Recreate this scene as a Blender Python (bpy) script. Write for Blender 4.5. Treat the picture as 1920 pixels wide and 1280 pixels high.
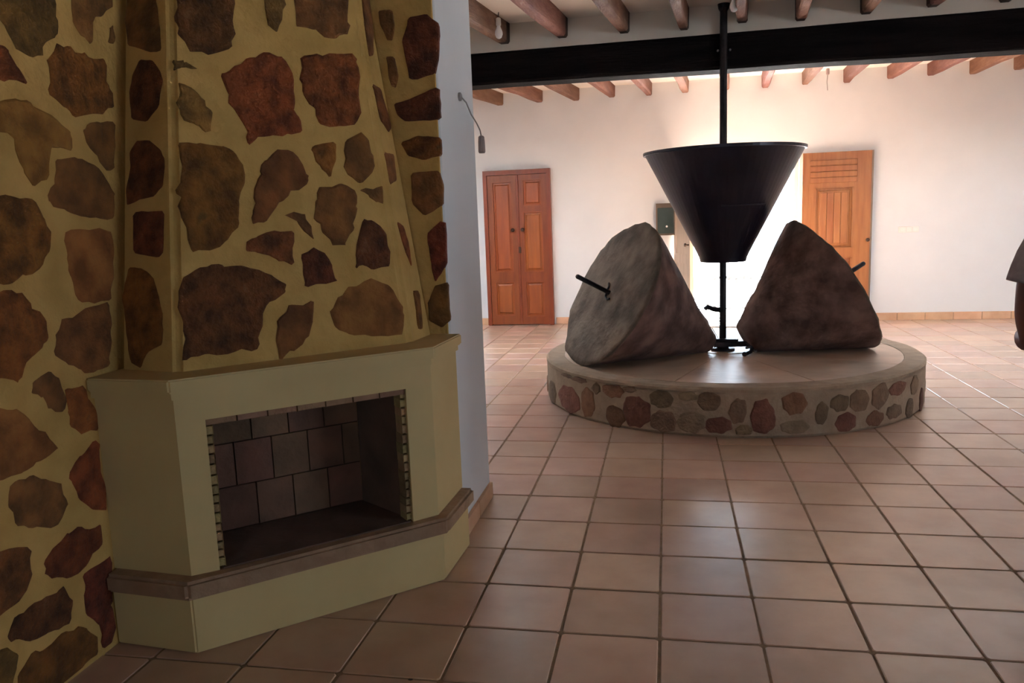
import bpy, bmesh, math, random
from mathutils import Vector, Matrix, noise
S = bpy.context.scene
for o in list(bpy.data.objects): bpy.data.objects.remove(o)
COL = S.collection
random.seed(7)
PI = math.pi

# ---------------------------------------------------------------- camera
cam_data = bpy.data.cameras.new('camera')
cam_data.sensor_width = 36.0
cam_data.lens = 1480.0 / 1920.0 * 36.0
cam_data.clip_start = 0.05
cam = bpy.data.objects.new('camera', cam_data); COL.objects.link(cam)
RIGHT = Vector((0.98107432, 0.18995805, -0.03753816))
DOWN = Vector((-0.00773901, -0.15524158, -0.98784622))
FWD = Vector((-0.19347682, 0.96944107, -0.15083344))
cam.matrix_world = Matrix(((RIGHT.x, -DOWN.x, -FWD.x, 0.0), (RIGHT.y, -DOWN.y, -FWD.y, 0.0),
                           (RIGHT.z, -DOWN.z, -FWD.z, 1.5), (0, 0, 0, 1)))
S.camera = cam

SKYLIGHTS = ((-5.0, -1.4, 7.25, 8.75), (2.2, 5.4, 7.25, 8.75))   # roof lights behind the main beam: x0, x1, y0, y1

# ---------------------------------------------------------------- world, sun, daylight, exposure
w = bpy.data.worlds.new('sky'); S.world = w; w.use_nodes = True
wn = w.node_tree
bg = wn.nodes['Background']
bg.inputs['Color'].default_value = (0.66, 0.83, 1.0, 1)
bg.inputs['Strength'].default_value = 12.0

def area(name, loc, rot, sx, sy, energy, color, spread=None, portal=False):
    d = bpy.data.lights.new(name, 'AREA'); d.shape = 'RECTANGLE'; d.size = sx; d.size_y = sy
    d.energy = energy; d.color = color
    if spread is not None: d.spread = spread
    if portal: d.cycles.is_portal = True
    o = bpy.data.objects.new(name, d); COL.objects.link(o)
    o.location = loc; o.rotation_euler = rot
    return o

sun = bpy.data.lights.new('sun', 'SUN'); sun.energy = 155.0; sun.angle = math.radians(0.6); sun.color = (0.97, 0.98, 1.0)
so = bpy.data.objects.new('sun', sun); COL.objects.link(so)
so.rotation_euler = Vector((-0.05, -1.0, -0.60)).to_track_quat('-Z', 'Y').to_euler()
# daylight through the garden doorway, the roof lights and two unseen fill windows added beside and behind the photographer
area('doorway_portal', (0.905, 11.58, 1.1), (-PI / 2, 0, 0), 1.66, 2.2, 1, (1, 1, 1), portal=True)
for sx in SKYLIGHTS:
    area('roof_light_portal', ((sx[0] + sx[1]) / 2, (sx[2] + sx[3]) / 2, 4.38), (0, 0, 0), sx[1] - sx[0], sx[3] - sx[2], 1, (1, 1, 1), portal=True)
area('right_fill_portal', (6.55, 1.6, 1.45), (0, PI / 2, 0), 1.1, 1.6, 1, (1, 1, 1), portal=True)

area('front_fill_portal', (-0.65, -3.1, 1.5), (PI / 2, 0, 0), 0.6, 0.7, 1, (1, 1, 1), portal=True)

S.view_settings.view_transform = 'Standard'
S.view_settings.look = 'None'
S.view_settings.exposure = 0.38
S.view_settings.gamma = 1.0
S.view_settings.use_curve_mapping = False
S.cycles.max_bounces = 12
S.cycles.diffuse_bounces = 8
S.cycles.sample_clamp_indirect = 12.0

# ---------------------------------------------------------------- materials
def rgb(h):
    return tuple(h) + (1.0,)

def mat(name, c1, c2=None, rough=0.8, scale=6.0, bump=0.15, metallic=0.0, spec=0.5, rnd=0.0, stretch=(1, 1, 1), c3=None, detail=6.0, coat=0.0, dist=0.02):
    m = bpy.data.materials.new(name); m.use_nodes = True
    nt = m.node_tree; N = nt.nodes; L = nt.links
    b = N['Principled BSDF']
    b.inputs['Roughness'].default_value = rough
    b.inputs['Metallic'].default_value = metallic
    b.inputs['Specular IOR Level'].default_value = spec
    if coat: b.inputs['Coat Weight'].default_value = coat; b.inputs['Coat Roughness'].default_value = 0.26
    geo = N.new('ShaderNodeNewGeometry')
    mp = N.new('ShaderNodeMapping'); mp.inputs['Scale'].default_value = stretch
    L.new(geo.outputs['Position'], mp.inputs['Vector'])
    nz = N.new('ShaderNodeTexNoise'); nz.inputs['Scale'].default_value = scale; nz.inputs['Detail'].default_value = detail
    L.new(mp.outputs[0], nz.inputs['Vector'])
    rp = N.new('ShaderNodeValToRGB')
    rp.color_ramp.elements[0].position = 0.35; rp.color_ramp.elements[1].position = 0.65
    rp.color_ramp.elements[0].color = rgb(c1); rp.color_ramp.elements[1].color = rgb(c2 or c1)
    if c3:
        e = rp.color_ramp.elements.new(0.8); e.color = rgb(c3)
    L.new(nz.outputs['Fac'], rp.inputs['Fac'])
    out = rp.outputs['Color']
    if rnd:
        oi = N.new('ShaderNodeObjectInfo')
        mr = N.new('ShaderNodeMapRange'); mr.inputs['To Min'].default_value = 1 - rnd; mr.inputs['To Max'].default_value = 1 + rnd
        L.new(oi.outputs['Random'], mr.inputs['Value'])
        hs = N.new('ShaderNodeHueSaturation')
        L.new(mr.outputs[0], hs.inputs['Value']); L.new(out, hs.inputs['Color'])
        mh = N.new('ShaderNodeMath'); mh.operation = 'MULTIPLY'; mh.inputs[1].default_value = 7.31
        fr = N.new('ShaderNodeMath'); fr.operation = 'FRACT'
        L.new(oi.outputs['Random'], mh.inputs[0]); L.new(mh.outputs[0], fr.inputs[0])
        m2 = N.new('ShaderNodeMapRange'); m2.inputs['To Min'].default_value = 0.5 - rnd * 0.07; m2.inputs['To Max'].default_value = 0.5 + rnd * 0.07
        L.new(fr.outputs[0], m2.inputs['Value']); L.new(m2.outputs[0], hs.inputs['Hue'])
        out = hs.outputs['Color']
    L.new(out, b.inputs['Base Color'])
    if bump:
        n2 = N.new('ShaderNodeTexNoise'); n2.inputs['Scale'].default_value = scale * 4; n2.inputs['Detail'].default_value = 5
        L.new(mp.outputs[0], n2.inputs['Vector'])
        bp = N.new('ShaderNodeBump'); bp.inputs['Strength'].default_value = bump; bp.inputs['Distance'].default_value = dist
        L.new(n2.outputs['Fac'], bp.inputs['Height']); L.new(bp.outputs[0], b.inputs['Normal'])
    return m

M = {
 'white_wall': mat('white_wall_plaster', (0.715, 0.745, 0.765), (0.765, 0.795, 0.815), 0.85, 1.3, 0.10),
 'infill': mat('grey_plaster', (0.60, 0.57, 0.50), (0.68, 0.65, 0.58), 0.9, 2.0, 0.15),
 'ceiling': mat('ceiling_plaster', (0.70, 0.67, 0.60), (0.78, 0.75, 0.69), 0.9, 1.5, 0.1),
 'mortar': mat('yellow_mortar', (0.483, 0.299, 0.086), (0.592, 0.374, 0.119), 0.95, 7.0, 0.5),
 'stone_r': mat('red_brown_stone', (0.111, 0.032, 0.006), (0.288, 0.091, 0.016), 0.9, 14.0, 0.8, rnd=0.25, c3=(0.130, 0.060, 0.016)),
 'stone_m': mat('dark_maroon_stone', (0.075, 0.022, 0.006), (0.210, 0.059, 0.016), 0.9, 16.0, 0.9, rnd=0.25, c3=(0.244, 0.109, 0.046)),
 'stone_b': mat('brown_stone', (0.105, 0.048, 0.011), (0.254, 0.116, 0.027), 0.9, 12.0, 0.7, rnd=0.2),
 'stone_g': mat('grey_stone', (0.120, 0.048, 0.011), (0.273, 0.114, 0.025), 0.9, 10.0, 0.6, rnd=0.15, c3=(0.296, 0.122, 0.032)),
 'stone_o': mat('ochre_stone', (0.161, 0.062, 0.011), (0.349, 0.153, 0.033), 0.9, 9.0, 0.6, rnd=0.15),
 'pst_mortar': mat('platform_mortar', (0.270, 0.190, 0.125), (0.342, 0.246, 0.164), 0.95, 9.0, 0.5),
 'pst_r': mat('platform_red_stone', (0.136, 0.055, 0.030), (0.192, 0.085, 0.047), 0.9, 14.0, 0.6, rnd=0.2),
 'pst_b': mat('platform_brown_stone', (0.13, 0.08, 0.045), (0.19, 0.115, 0.065), 0.9, 14.0, 0.6, rnd=0.2),
 'pst_g': mat('platform_grey_stone', (0.171, 0.119, 0.069), (0.237, 0.164, 0.099), 0.9, 12.0, 0.5, rnd=0.15),
 'slab': mat('worn_platform_slab', (0.408, 0.288, 0.204), (0.552, 0.396, 0.288), 0.42, 3.0, 0.25, rnd=0.08),
 'grout': mat('dark_floor_grout', (0.213, 0.144, 0.088), (0.300, 0.200, 0.125), 0.9, 20.0, 0.2),
 'paint': mat('cream_fireplace_paint', (0.538, 0.399, 0.176), (0.595, 0.456, 0.213), 0.7, 2.0, 0.08),
 'hearth': mat('hearth_stone', (0.251, 0.148, 0.081), (0.348, 0.215, 0.125), 0.65, 9.0, 0.35, c3=(0.181, 0.114, 0.062)),
 'firebrick': mat('firebrick', (0.148, 0.080, 0.047), (0.211, 0.107, 0.061), 0.9, 7.0, 0.4, rnd=0.25),
 'soot': mat('dark_firebox_lining', (0.085, 0.052, 0.034), (0.145, 0.080, 0.053), 0.9, 5.0, 0.3),
 'lip': mat('rough_lip_brick', (0.284, 0.190, 0.083), (0.378, 0.257, 0.115), 0.9, 14.0, 0.6, rnd=0.3),
 'lintel': mat('brown_lintel_brick', (0.26, 0.14, 0.08), (0.34, 0.19, 0.11), 0.9, 10.0, 0.4, rnd=0.15),
 'skirt': mat('terracotta_skirting', (0.50, 0.29, 0.17), (0.60, 0.37, 0.23), 0.5, 5.0, 0.15, rnd=0.1),
 'beam': mat('black_stained_beam', (0.006, 0.005, 0.005), (0.012, 0.009, 0.009), 0.9, 5.0, 0.6, spec=0.08, stretch=(0.3, 3, 3)),
 'joist': mat('red_brown_joist', (0.142, 0.051, 0.028), (0.195, 0.084, 0.051), 0.75, 6.0, 0.6, rnd=0.2, stretch=(3, 0.4, 3), c3=(0.253, 0.136, 0.093)),
 'near_joist': mat('weathered_joist', (0.154, 0.065, 0.042), (0.243, 0.123, 0.084), 0.75, 7.0, 0.7, rnd=0.2, stretch=(3, 0.6, 3), c3=(0.405, 0.303, 0.251)),
 'joist_end': mat('dark_joist_end', (0.030, 0.016, 0.012), (0.05, 0.028, 0.02), 0.9, 9.0, 0.4),
 'mill_disc': mat('millstone_worn_face', (0.072, 0.051, 0.035), (0.182, 0.131, 0.093), 0.95, 5.0, 0.9, c3=(0.113, 0.072, 0.049), dist=0.010),
 'mill_side': mat('millstone_rough_side', (0.085, 0.046, 0.036), (0.213, 0.123, 0.096), 0.95, 6.0, 1.0, c3=(0.238, 0.148, 0.116), dist=0.010),
 'iron': mat('dark_iron', (0.020, 0.017, 0.020), (0.035, 0.03, 0.034), 0.5, 15.0, 0.2, metallic=0.6),
 'hopper': mat('dark_sheet_metal', (0.012, 0.010, 0.018), (0.022, 0.018, 0.032), 0.36, 3.0, 0.05, metallic=0.4),
 'steel': mat('bare_steel', (0.45, 0.45, 0.48), (0.6, 0.6, 0.62), 0.3, 15.0, 0.05, metallic=1.0),
 'door_r': mat('red_varnished_pine', (0.111, 0.018, 0.003), (0.156, 0.030, 0.005), 0.4, 4.0, 0.1, stretch=(5, 5, 0.6), rnd=0.08, c3=(0.086, 0.013, 0.003)),
 'door_r2': mat('orange_varnished_panel', (0.172, 0.036, 0.006), (0.218, 0.052, 0.008), 0.4, 4.0, 0.1, stretch=(6, 5, 0.6), rnd=0.08, c3=(0.136, 0.025, 0.004)),
 'door_o': mat('orange_pine_frame', (0.201, 0.064, 0.018), (0.255, 0.097, 0.030), 0.45, 4.0, 0.1, stretch=(6, 5, 0.5), rnd=0.06, c3=(0.162, 0.043, 0.012)),
 'door_edge': mat('pale_door_edge', (0.52, 0.40, 0.30), (0.60, 0.47, 0.36), 0.5, 4.0, 0.1, stretch=(6, 5, 0.5)),
 'dark_knob': mat('dark_door_knob', (0.03, 0.015, 0.01), (0.05, 0.025, 0.015), 0.4, 9, 0, metallic=0.5),
 'box_green': mat('dark_green_enamel', (0.030, 0.050, 0.045), (0.045, 0.065, 0.06), 0.35, 5, 0),
 'box_frame': mat('dark_brown_frame', (0.10, 0.07, 0.05), (0.14, 0.10, 0.07), 0.5, 5, 0.1),
 'plastic': mat('white_plastic', (0.80, 0.79, 0.76), (0.83, 0.82, 0.79), 0.35, 5, 0),
 'glass_bulb': mat('frosted_bulb', (0.80, 0.82, 0.82), (0.85, 0.86, 0.86), 0.12, 5, 0, spec=0.8),
 'grey_plastic': mat('grey_brown_plastic', (0.280, 0.210, 0.200), (0.360, 0.270, 0.250), 0.5, 5, 0),
 'cable': mat('grey_cable', (0.22, 0.21, 0.21), (0.26, 0.25, 0.25), 0.6, 5, 0),
 'dark_cable': mat('dark_cable', (0.05, 0.045, 0.045), (0.07, 0.06, 0.06), 0.6, 5, 0),
 'terrace': mat('pale_terrace_stone', (0.70, 0.68, 0.64), (0.78, 0.76, 0.72), 0.8, 2.0, 0.2),
 'rail': mat('glare_darkened_rail', (0.042, 0.040, 0.036), (0.045, 0.043, 0.039), 0.6, 4.0, 0.0),  # colour darkened so the slats show against the outdoor glare
 'skin': mat('skin', (0.156, 0.043, 0.028), (0.174, 0.050, 0.033), 0.55, 12, 0.03),
 'shirt': mat('charcoal_cotton', (0.378, 0.315, 0.328), (0.450, 0.382, 0.391), 0.95, 30, 0.2),
 'trousers': mat('dark_denim', (0.03, 0.035, 0.055), (0.045, 0.05, 0.075), 0.95, 30, 0.2),
 'hair': mat('dark_brown_hair', (0.02, 0.012, 0.008), (0.04, 0.024, 0.016), 0.6, 30, 0.5, stretch=(1, 1, 0.2)),
 'shoe': mat('dark_shoe_leather', (0.02, 0.015, 0.012), (0.03, 0.022, 0.018), 0.45, 10, 0.05),
 'eye': mat('eye_white', (0.75, 0.73, 0.7), None, 0.2, 5, 0),
 'lips': mat('lips', (0.34, 0.11, 0.09), None, 0.5, 5, 0),
 'debris': mat('dark_grit', (0.02, 0.015, 0.012), (0.04, 0.03, 0.02), 0.8, 20, 0.2),
}

def tile_material():
    m = mat('terracotta_tile', (0.40, 0.245, 0.165), (0.485, 0.315, 0.225), 0.36, 5.0, 0.12, rnd=0.16, c3=(0.54, 0.37, 0.27), dist=0.003, coat=0.5)
    nt = m.node_tree; N = nt.nodes; L = nt.links; b = N['Principled BSDF']
    geo = N.new('ShaderNodeNewGeometry')
    nz = N.new('ShaderNodeTexNoise'); nz.inputs['Scale'].default_value = 2.2; nz.inputs['Detail'].default_value = 4
    L.new(geo.outputs['Position'], nz.inputs['Vector'])
    mr = N.new('ShaderNodeMapRange'); mr.inputs['From Min'].default_value = 0.3; mr.inputs['From Max'].default_value = 0.7
    mr.inputs['To Min'].default_value = 0.30; mr.inputs['To Max'].default_value = 0.33
    L.new(nz.outputs['Fac'], mr.inputs['Value']); L.new(mr.outputs[0], b.inputs['Roughness'])
    for q in N:
        if q.bl_idname == 'ShaderNodeValToRGB': q.color_ramp.elements[0].position = 0.22; q.color_ramp.elements[1].position = 0.6; q.color_ramp.elements[2].position = 0.95
    return m
M['tile'] = tile_material()

# ---------------------------------------------------------------- helpers
def finish(name, bm, m, parent=None, smooth=False, root_loc=None, recenter=True):
    """link one bmesh (in world coordinates) as one object; keep world placement under a parent"""
    bmesh.ops.recalc_face_normals(bm, faces=bm.faces)
    me = bpy.data.meshes.new(name)
    if recenter and bm.verts:
        xs = [v.co.x for v in bm.verts]; ys = [v.co.y for v in bm.verts]; zs = [v.co.z for v in bm.verts]
        c = Vector(((min(xs) + max(xs)) / 2, (min(ys) + max(ys)) / 2, (min(zs) + max(zs)) / 2))
        for v in bm.verts: v.co -= c
    else:
        c = Vector((0, 0, 0))
    bm.to_mesh(me); bm.free()
    if smooth:
        for p in me.polygons: p.use_smooth = True
    for mm in (m if isinstance(m, (list, tuple)) else [m]): me.materials.append(mm)
    o = bpy.data.objects.new(name, me); COL.objects.link(o); o.location = c
    if parent is not None: attach(o, parent)
    return o

def origin(o):
    v = Vector(o.location)
    return v if o.parent is None else v + origin(o.parent)

def attach(o, parent):
    o.location = Vector(o.location) - origin(parent); o.parent = parent

def thing(name, loc, label, cat, group=None):
    o = bpy.data.objects.new(name, None); COL.objects.link(o); o.location = loc
    o.empty_display_size = 0.2
    return tag(o, label, cat, group)

def tag(o, label, cat, group=None):
    o['label'] = label; o['category'] = cat
    if group: o['group'] = group
    return o

def structure(name, bm, m, **k):
    o = finish(name, bm, m, **k); o['kind'] = 'structure'; return o

def box(bm, x0, x1, y0, y1, z0, z1, bevel=0.0, mi=0):
    r = bmesh.ops.create_cube(bm, size=1.0)
    vs = r['verts']
    for v in vs:
        v.co = Vector((x0 + (v.co.x + .5) * (x1 - x0), y0 + (v.co.y + .5) * (y1 - y0), z0 + (v.co.z + .5) * (z1 - z0)))
    fs = set(f for v in vs for f in v.link_faces)
    for f in fs: f.material_index = mi
    if bevel:
        es = list(set(e for v in vs for e in v.link_edges))
        bmesh.ops.bevel(bm, geom=es, offset=bevel, segments=1, affect='EDGES')
    return bm

def B(*a, **k):
    bm = bmesh.new(); box(bm, *a, **k); return bm

def obox(bm, c, u, v, n, su, sv, sn, bevel=0.0):
    """box centred at c with axes u, v, n and full sizes su, sv, sn"""
    r = bmesh.ops.create_cube(bm, size=1.0); vs = r['verts']
    u, v, n, c = Vector(u).normalized(), Vector(v).normalized(), Vector(n).normalized(), Vector(c)
    for q in vs: q.co = c + u * (q.co.x * su) + v * (q.co.y * sv) + n * (q.co.z * sn)
    if bevel:
        es = list(set(e for q in vs for e in q.link_edges))
        bmesh.ops.bevel(bm, geom=es, offset=bevel, segments=1, affect='EDGES')
    return bm

def prism(bm, pts, z0, z1):
    lo = [bm.verts.new((p[0], p[1], z0)) for p in pts]; hi = [bm.verts.new((p[0], p[1], z1)) for p in pts]
    n = len(pts)
    bm.faces.new(lo[::-1]); bm.faces.new(hi)
    for i in range(n): bm.faces.new((lo[i], lo[(i + 1) % n], hi[(i + 1) % n], hi[i]))
    return bm

def lathe(bm, prof, centre, axis=(0, 0, 1), seg=32, closed=False, jitter=0.0, cap=True):
    ax = Vector(axis).normalized()
    side = ax.orthogonal().normalized() if abs(ax.z) < 0.999 else Vector((1, 0, 0))
    up = ax.cross(side)
    c0 = Vector(centre); rings = []
    for r, h in prof:
        ring = []
        for i in range(seg):
            t = 2 * PI * i / seg
            p = c0 + ax * h + (side * math.cos(t) + up * math.sin(t)) * r
            if jitter: p += noise.noise_vector(p * 4.0) * jitter
            ring.append(bm.verts.new(p))
        rings.append(ring)
    for a, b in zip(rings, rings[1:]):
        for i in range(seg): bm.faces.new((a[i], a[(i + 1) % seg], b[(i + 1) % seg], b[i]))
    if closed:
        a, b = rings[-1], rings[0]
        for i in range(seg): bm.faces.new((a[i], a[(i + 1) % seg], b[(i + 1) % seg], b[i]))
    elif cap:
        bm.faces.new(rings[0][::-1]); bm.faces.new(rings[-1])
    return bm

def tube(bm, pts, r, seg=8):
    """round bar through points; r a number or one per point"""
    P = [Vector(p) for p in pts]; rs = r if isinstance(r, (list, tuple)) else [r] * len(P)
    rings = []; prev = None
    for i, p in enumerate(P):
        d = (P[min(i + 1, len(P) - 1)] - P[max(i - 1, 0)]).normalized()
        s = d.orthogonal().normalized() if prev is None else (prev - d * prev.dot(d)).normalized()
        prev = s; t = d.cross(s)
        rings.append([bm.verts.new(p + (s * math.cos(2 * PI * k / seg) + t * math.sin(2 * PI * k / seg)) * rs[i]) for k in range(seg)])
    for a, b in zip(rings, rings[1:]):
        for i in range(seg): bm.faces.new((a[i], a[(i + 1) % seg], b[(i + 1) % seg], b[i]))
    bm.faces.new(rings[0][::-1]); bm.faces.new(rings[-1])
    return bm

# ================================================================ STRUCTURE
WX0, WX1, WY0, WY1 = -6.5, 6.5, -3.0, 11.25
LX = -2.02                                   # stone wall left of the fireplace
CX, CY, CR, CH = 0.48, 6.84, 1.515, 0.345    # round mill platform
SX, SY = 0.459, 6.84                         # mill shaft

# ---- floor
PITCH = 0.357; GX = -0.037; GY = 2.682; GAP = 0.009
floor = structure('floor', B(WX0, WX1, WY0, WY1, -0.25, -0.004), M['grout'])

def px(p):
    v = Vector(p) - Vector((0, 0, 1.5)); f = v.dot(FWD)
    if f < 0.1: return None
    return 960 + 1480 * v.dot(RIGHT) / f, 640 + 1480 * v.dot(DOWN) / f

def open_floor(cx, cy):
    """is the middle of this cell open floor (not under a wall, the fireplace or the mill)"""
    if cy > WY1 or cy < WY0 or cx > WX1: return False
    if cx < LX - .1 and cy < 4.0: return False
    if 3.55 < cy < 3.95 and cx < -1.1: return False
    if cy < 3.42 and cx < -0.9 and (cy - 2.37) > max((cx + 1.675) * 0.92 + 0.30, 0.2): return False
    if math.hypot(cx - CX, cy - CY) < CR - 0.2: return False
    return True

cells = []
for i in range(-19, 19):
    for j in range(-16, 25):
        cx = GX + PITCH * (i + .5); cy = GY + PITCH * (j + .5)
        if not open_floor(cx, cy): continue
        q = px((cx, cy, 0)); seen = q is not None and -60 < q[0] < 1980 and -60 < q[1] < 1340
        if seen and cy > 4.08 and cx < -0.97 * cy / 4.08: seen = False
        cells.append((0 if seen else 1, math.hypot(cx, cy), i, j, cx, cy))
cells.sort()

def tile_bm(bm, cx, cy, hw, tilt=(0, 0), dz=0.0, full=True):
    b = 0.003; ch = 0.008
    def ring(h, z):
        pts = [(-h + ch, -h), (h - ch, -h), (h, -h + ch), (h, h - ch), (h - ch, h), (-h + ch, h), (-h, h - ch), (-h, -h + ch)]
        return [bm.verts.new((cx + x, cy + y, z + dz + x * tilt[0] + y * tilt[1])) for x, y in pts]
    top = ring(hw - b, 0.0); mid = ring(hw, -0.003)
    bm.faces.new(top)
    for k in range(8): bm.faces.new((mid[k], mid[(k + 1) % 8], top[(k + 1) % 8], top[k]))
    if full:
        lo = ring(hw, -0.012)
        for k in range(8): bm.faces.new((lo[k], lo[(k + 1) % 8], mid[(k + 1) % 8], mid[k]))
        bm.faces.new(lo[::-1])

tm = []
for k in range(6):
    bm = bmesh.new(); tile_bm(bm, 0, 0, (PITCH - GAP - 0.001 * (k % 3)) / 2)
    me = bpy.data.meshes.new('tile'); bmesh.ops.recalc_face_normals(bm, faces=bm.faces); bm.to_mesh(me); bm.free()
    me.materials.append(M['tile']); tm.append(me)
vis = [c for c in cells if c[0] == 0]
for n, (s, d, i, j, cx, cy) in enumerate(vis[:298]):
    t = bpy.data.objects.new('tile', random.choice(tm)); COL.objects.link(t)
    t.location = (cx + random.uniform(-.001, .001), cy + random.uniform(-.001, .001), random.uniform(-.0006, .0006))
    t.rotation_euler = (random.gauss(0, .0022), random.gauss(0, .0022), random.uniform(-.003, .003) + random.choice((0, PI / 2, PI)))
    attach(t, floor)
rest = vis[298:] + [c for c in cells if c[0] == 1]
bm = bmesh.new()
for (s, d, i, j, cx, cy) in rest:
    tile_bm(bm, cx, cy, (PITCH - GAP) / 2, (random.gauss(0, .0022), random.gauss(0, .0022)), random.uniform(-.0006, .0006), full=False)
tf = finish('tile_field', bm, M['tile'], floor); tf['kind'] = 'stuff'

# ---- outside
bm = B(-12, 14, 11.62, 30, -0.30, -0.02); box(bm, 6.8, 24, -6, 11.62, -0.30, -0.02)
structure('trim_terrace', bm, M['terrace'])

# ---- walls
DX0, DX1, DH = 0.075, 1.735, 2.23
bm = bmesh.new()
box(bm, WX0 - .3, DX0, WY1, WY1 + .37, -.2, 3.6)
box(bm, DX1, WX1 + .3, WY1, WY1 + .37, -.2, 3.6)
box(bm, DX0, DX1, WY1, WY1 + .37, DH, 3.6)
wall_back = structure('wall_back', bm, M['white_wall'], recenter=False)
bm = bmesh.new()
box(bm, WX0 - .3, WX0, 4.08, WY1, -.2, 3.6)
structure('wall_left_far', bm, M['white_wall'], recenter=False)
bm = bmesh.new()
# unseen window, added to brighten the near room from the right
box(bm, WX1, WX1 + .3, WY0, 0.8, -.2, 3.6); box(bm, WX1, WX1 + .3, 2.4, WY1, -.2, 3.6)
box(bm, WX1, WX1 + .3, .8, 2.4, -.2, .9); box(bm, WX1, WX1 + .3, .8, 2.4, 2.0, 3.6)
structure('wall_right', bm, M['white_wall'], recenter=False)
bm = bmesh.new()                                            # wall behind the photographer, small unseen window added as fill
box(bm, LX - .3, -.95, WY0 - .3, WY0, -.2, 3.6); box(bm, -.35, WX1 + .3, WY0 - .3, WY0, -.2, 3.6); box(bm, -.95, -.35, WY0 - .3, WY0, -.2, 1.15); box(bm, -.95, -.35, WY0 - .3, WY0, 1.85, 3.6)
structure('wall_front', bm, M['white_wall'], recenter=False)
wall_left = structure('wall_left', B(LX - .3, LX, WY0, 3.42, -.2, 3.6), M['mortar'])
# partition: stone facing towards the fireplace, white plaster on its end and back
wall_part = structure('wall_partition', B(WX0, -0.97, 3.435, 4.08, -.2, 3.6, bevel=0.006), M['white_wall'])
facing = finish('stone_facing', B(LX, -0.978, 3.42, 3.436, 0, 3.1), M['mortar'], wall_part)

# ---- skirting tiles
def skirting(name, x0, x1, y0, y1, n, along, h=0.085):
    st = structure(name, B(x0 + .002, x1 - .002, y0, y1, 0.0, h - .006), M['grout'])
    for k in range(n):
        bm = bmesh.new()
        if along == 'x':
            a = x0 + (x1 - x0) * k / n; b = x0 + (x1 - x0) * (k + 1) / n
            box(bm, a + .004, b - .004, y0 - .006, y1, .001, h, bevel=.002)
        else:
            a = y0 + (y1 - y0) * k / n; b = y0 + (y1 - y0) * (k + 1) / n
            box(bm, x0, x1 + .006, a + .004, b - .004, .001, h, bevel=.002)
        finish('skirting_tile', bm, M['skirt'], st)
    return st
skirting('baseboard_back', 2.66, 6.45, WY1 - .012, WY1, 11, 'x', 0.10)
skirting('baseboard_middle', -1.58, DX0 - .02, WY1 - .012, WY1, 5, 'x', 0.10)
skirting('baseboard_left', -4.4, -2.58, WY1 - .012, WY1, 5, 'x', 0.10)
skirting('baseboard_partition', -0.97, -0.958, 3.45, 4.08, 2, 'y', 0.085)

# ---- ceilings: two sloping bays, one on each side of the main beam
def zn(y): return 3.15 + .045 * (y - 6.88)
def zf(y): return 3.27 + .042 * (y - 11.25)
bm = bmesh.new()
def slab(x0, x1, y0, y1, f):
    v = [bm.verts.new(c) for c in ((x0, y0, f(y0)), (x1, y0, f(y0)), (x1, y1, f(y1)), (x0, y1, f(y1)),
                                   (x0, y0, 3.75), (x1, y0, 3.75), (x1, y1, 3.75), (x0, y1, 3.75))]
    for q in ((0, 1, 2, 3), (7, 6, 5, 4), (0, 4, 5, 1), (1, 5, 6, 2), (2, 6, 7, 3), (3, 7, 4, 0)): bm.faces.new([v[i] for i in q])
slab(WX0 - .3, WX1 + .3, WY0 - .3, 7.0, zn); 
slab(WX0 - .3, WX1 + .3, 7.0, 7.25, zf); slab(WX0 - .3, WX1 + .3, 8.75, WY1 + .37, zf)
for a_, b_ in ((WX0 - .3, -5.0), (-1.4, 2.2), (5.4, WX1 + .3)): slab(a_, b_, 7.25, 8.75, zf)
ceiling = structure('ceiling', bm, M['ceiling'], recenter=False)
for a_, b_, c_, d_ in SKYLIGHTS:                             # unseen white shafts over the roof lights, added to keep low sun out
    bm = bmesh.new()
    box(bm, a_ - .1, a_, c_ - .1, d_ + .1, 3.75, 4.4); box(bm, b_, b_ + .1, c_ - .1, d_ + .1, 3.75, 4.4)
    box(bm, a_, b_, c_ - .1, c_, 3.75, 4.4); box(bm, a_, b_, d_, d_ + .1, 3.75, 4.4)
    finish('sun_blocking_shaft', bm, M['white_wall'], ceiling)
structure('trim_beam_infill', B(WX0, WX1, 6.885, 7.10, 2.93, 3.2), M['infill'])

def timber(x_end, y_end, y0, f, h, wdt, m, end_m):
    """rough joist running from the beam or far wall towards the viewer, drifting sideways a little"""
    bm = bmesh.new(); n = max(3, int((y_end - y0) / 0.5)); rings = []
    sd = random.random() * 50
    ys = [y0 + (y_end - y0) * k / n for k in range(n)] + [y_end - .12, y_end - .115, y_end]
    for y in ys:
        x = x_end + .076 * (y - y_end)
        jx = noise.noise(Vector((sd, y * .9, 0))) * .022; jz = noise.noise(Vector((sd, y * 1.1, 5))) * .022
        wv = wdt * (1 + noise.noise(Vector((sd, y * .7, 9))) * .25); c = wv * .18; zt = f(y) + .01; zb = f(y) - h + jz
        prof = [(-wv / 2, zt), (-wv / 2 + .004, zb + c), (-wv / 2 + c, zb), (wv / 2 - c, zb), (wv / 2 - .004, zb + c), (wv / 2, zt)]
        rings.append([bm.verts.new((x + jx + a, y, b)) for a, b in prof])
    for a, b in zip(rings, rings[1:]):
        for i in range(6): bm.faces.new((a[i], a[(i + 1) % 6], b[(i + 1) % 6], b[i]))
    bm.faces.new(rings[0]); bm.faces.new(rings[-1][::-1])
    if end_m:
        for q in bm.faces:
            if q.calc_center_median().y > y_end - .116: q.material_index = 1
    return finish('joist', bm, [m, end_m] if end_m else m, ceiling)
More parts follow.
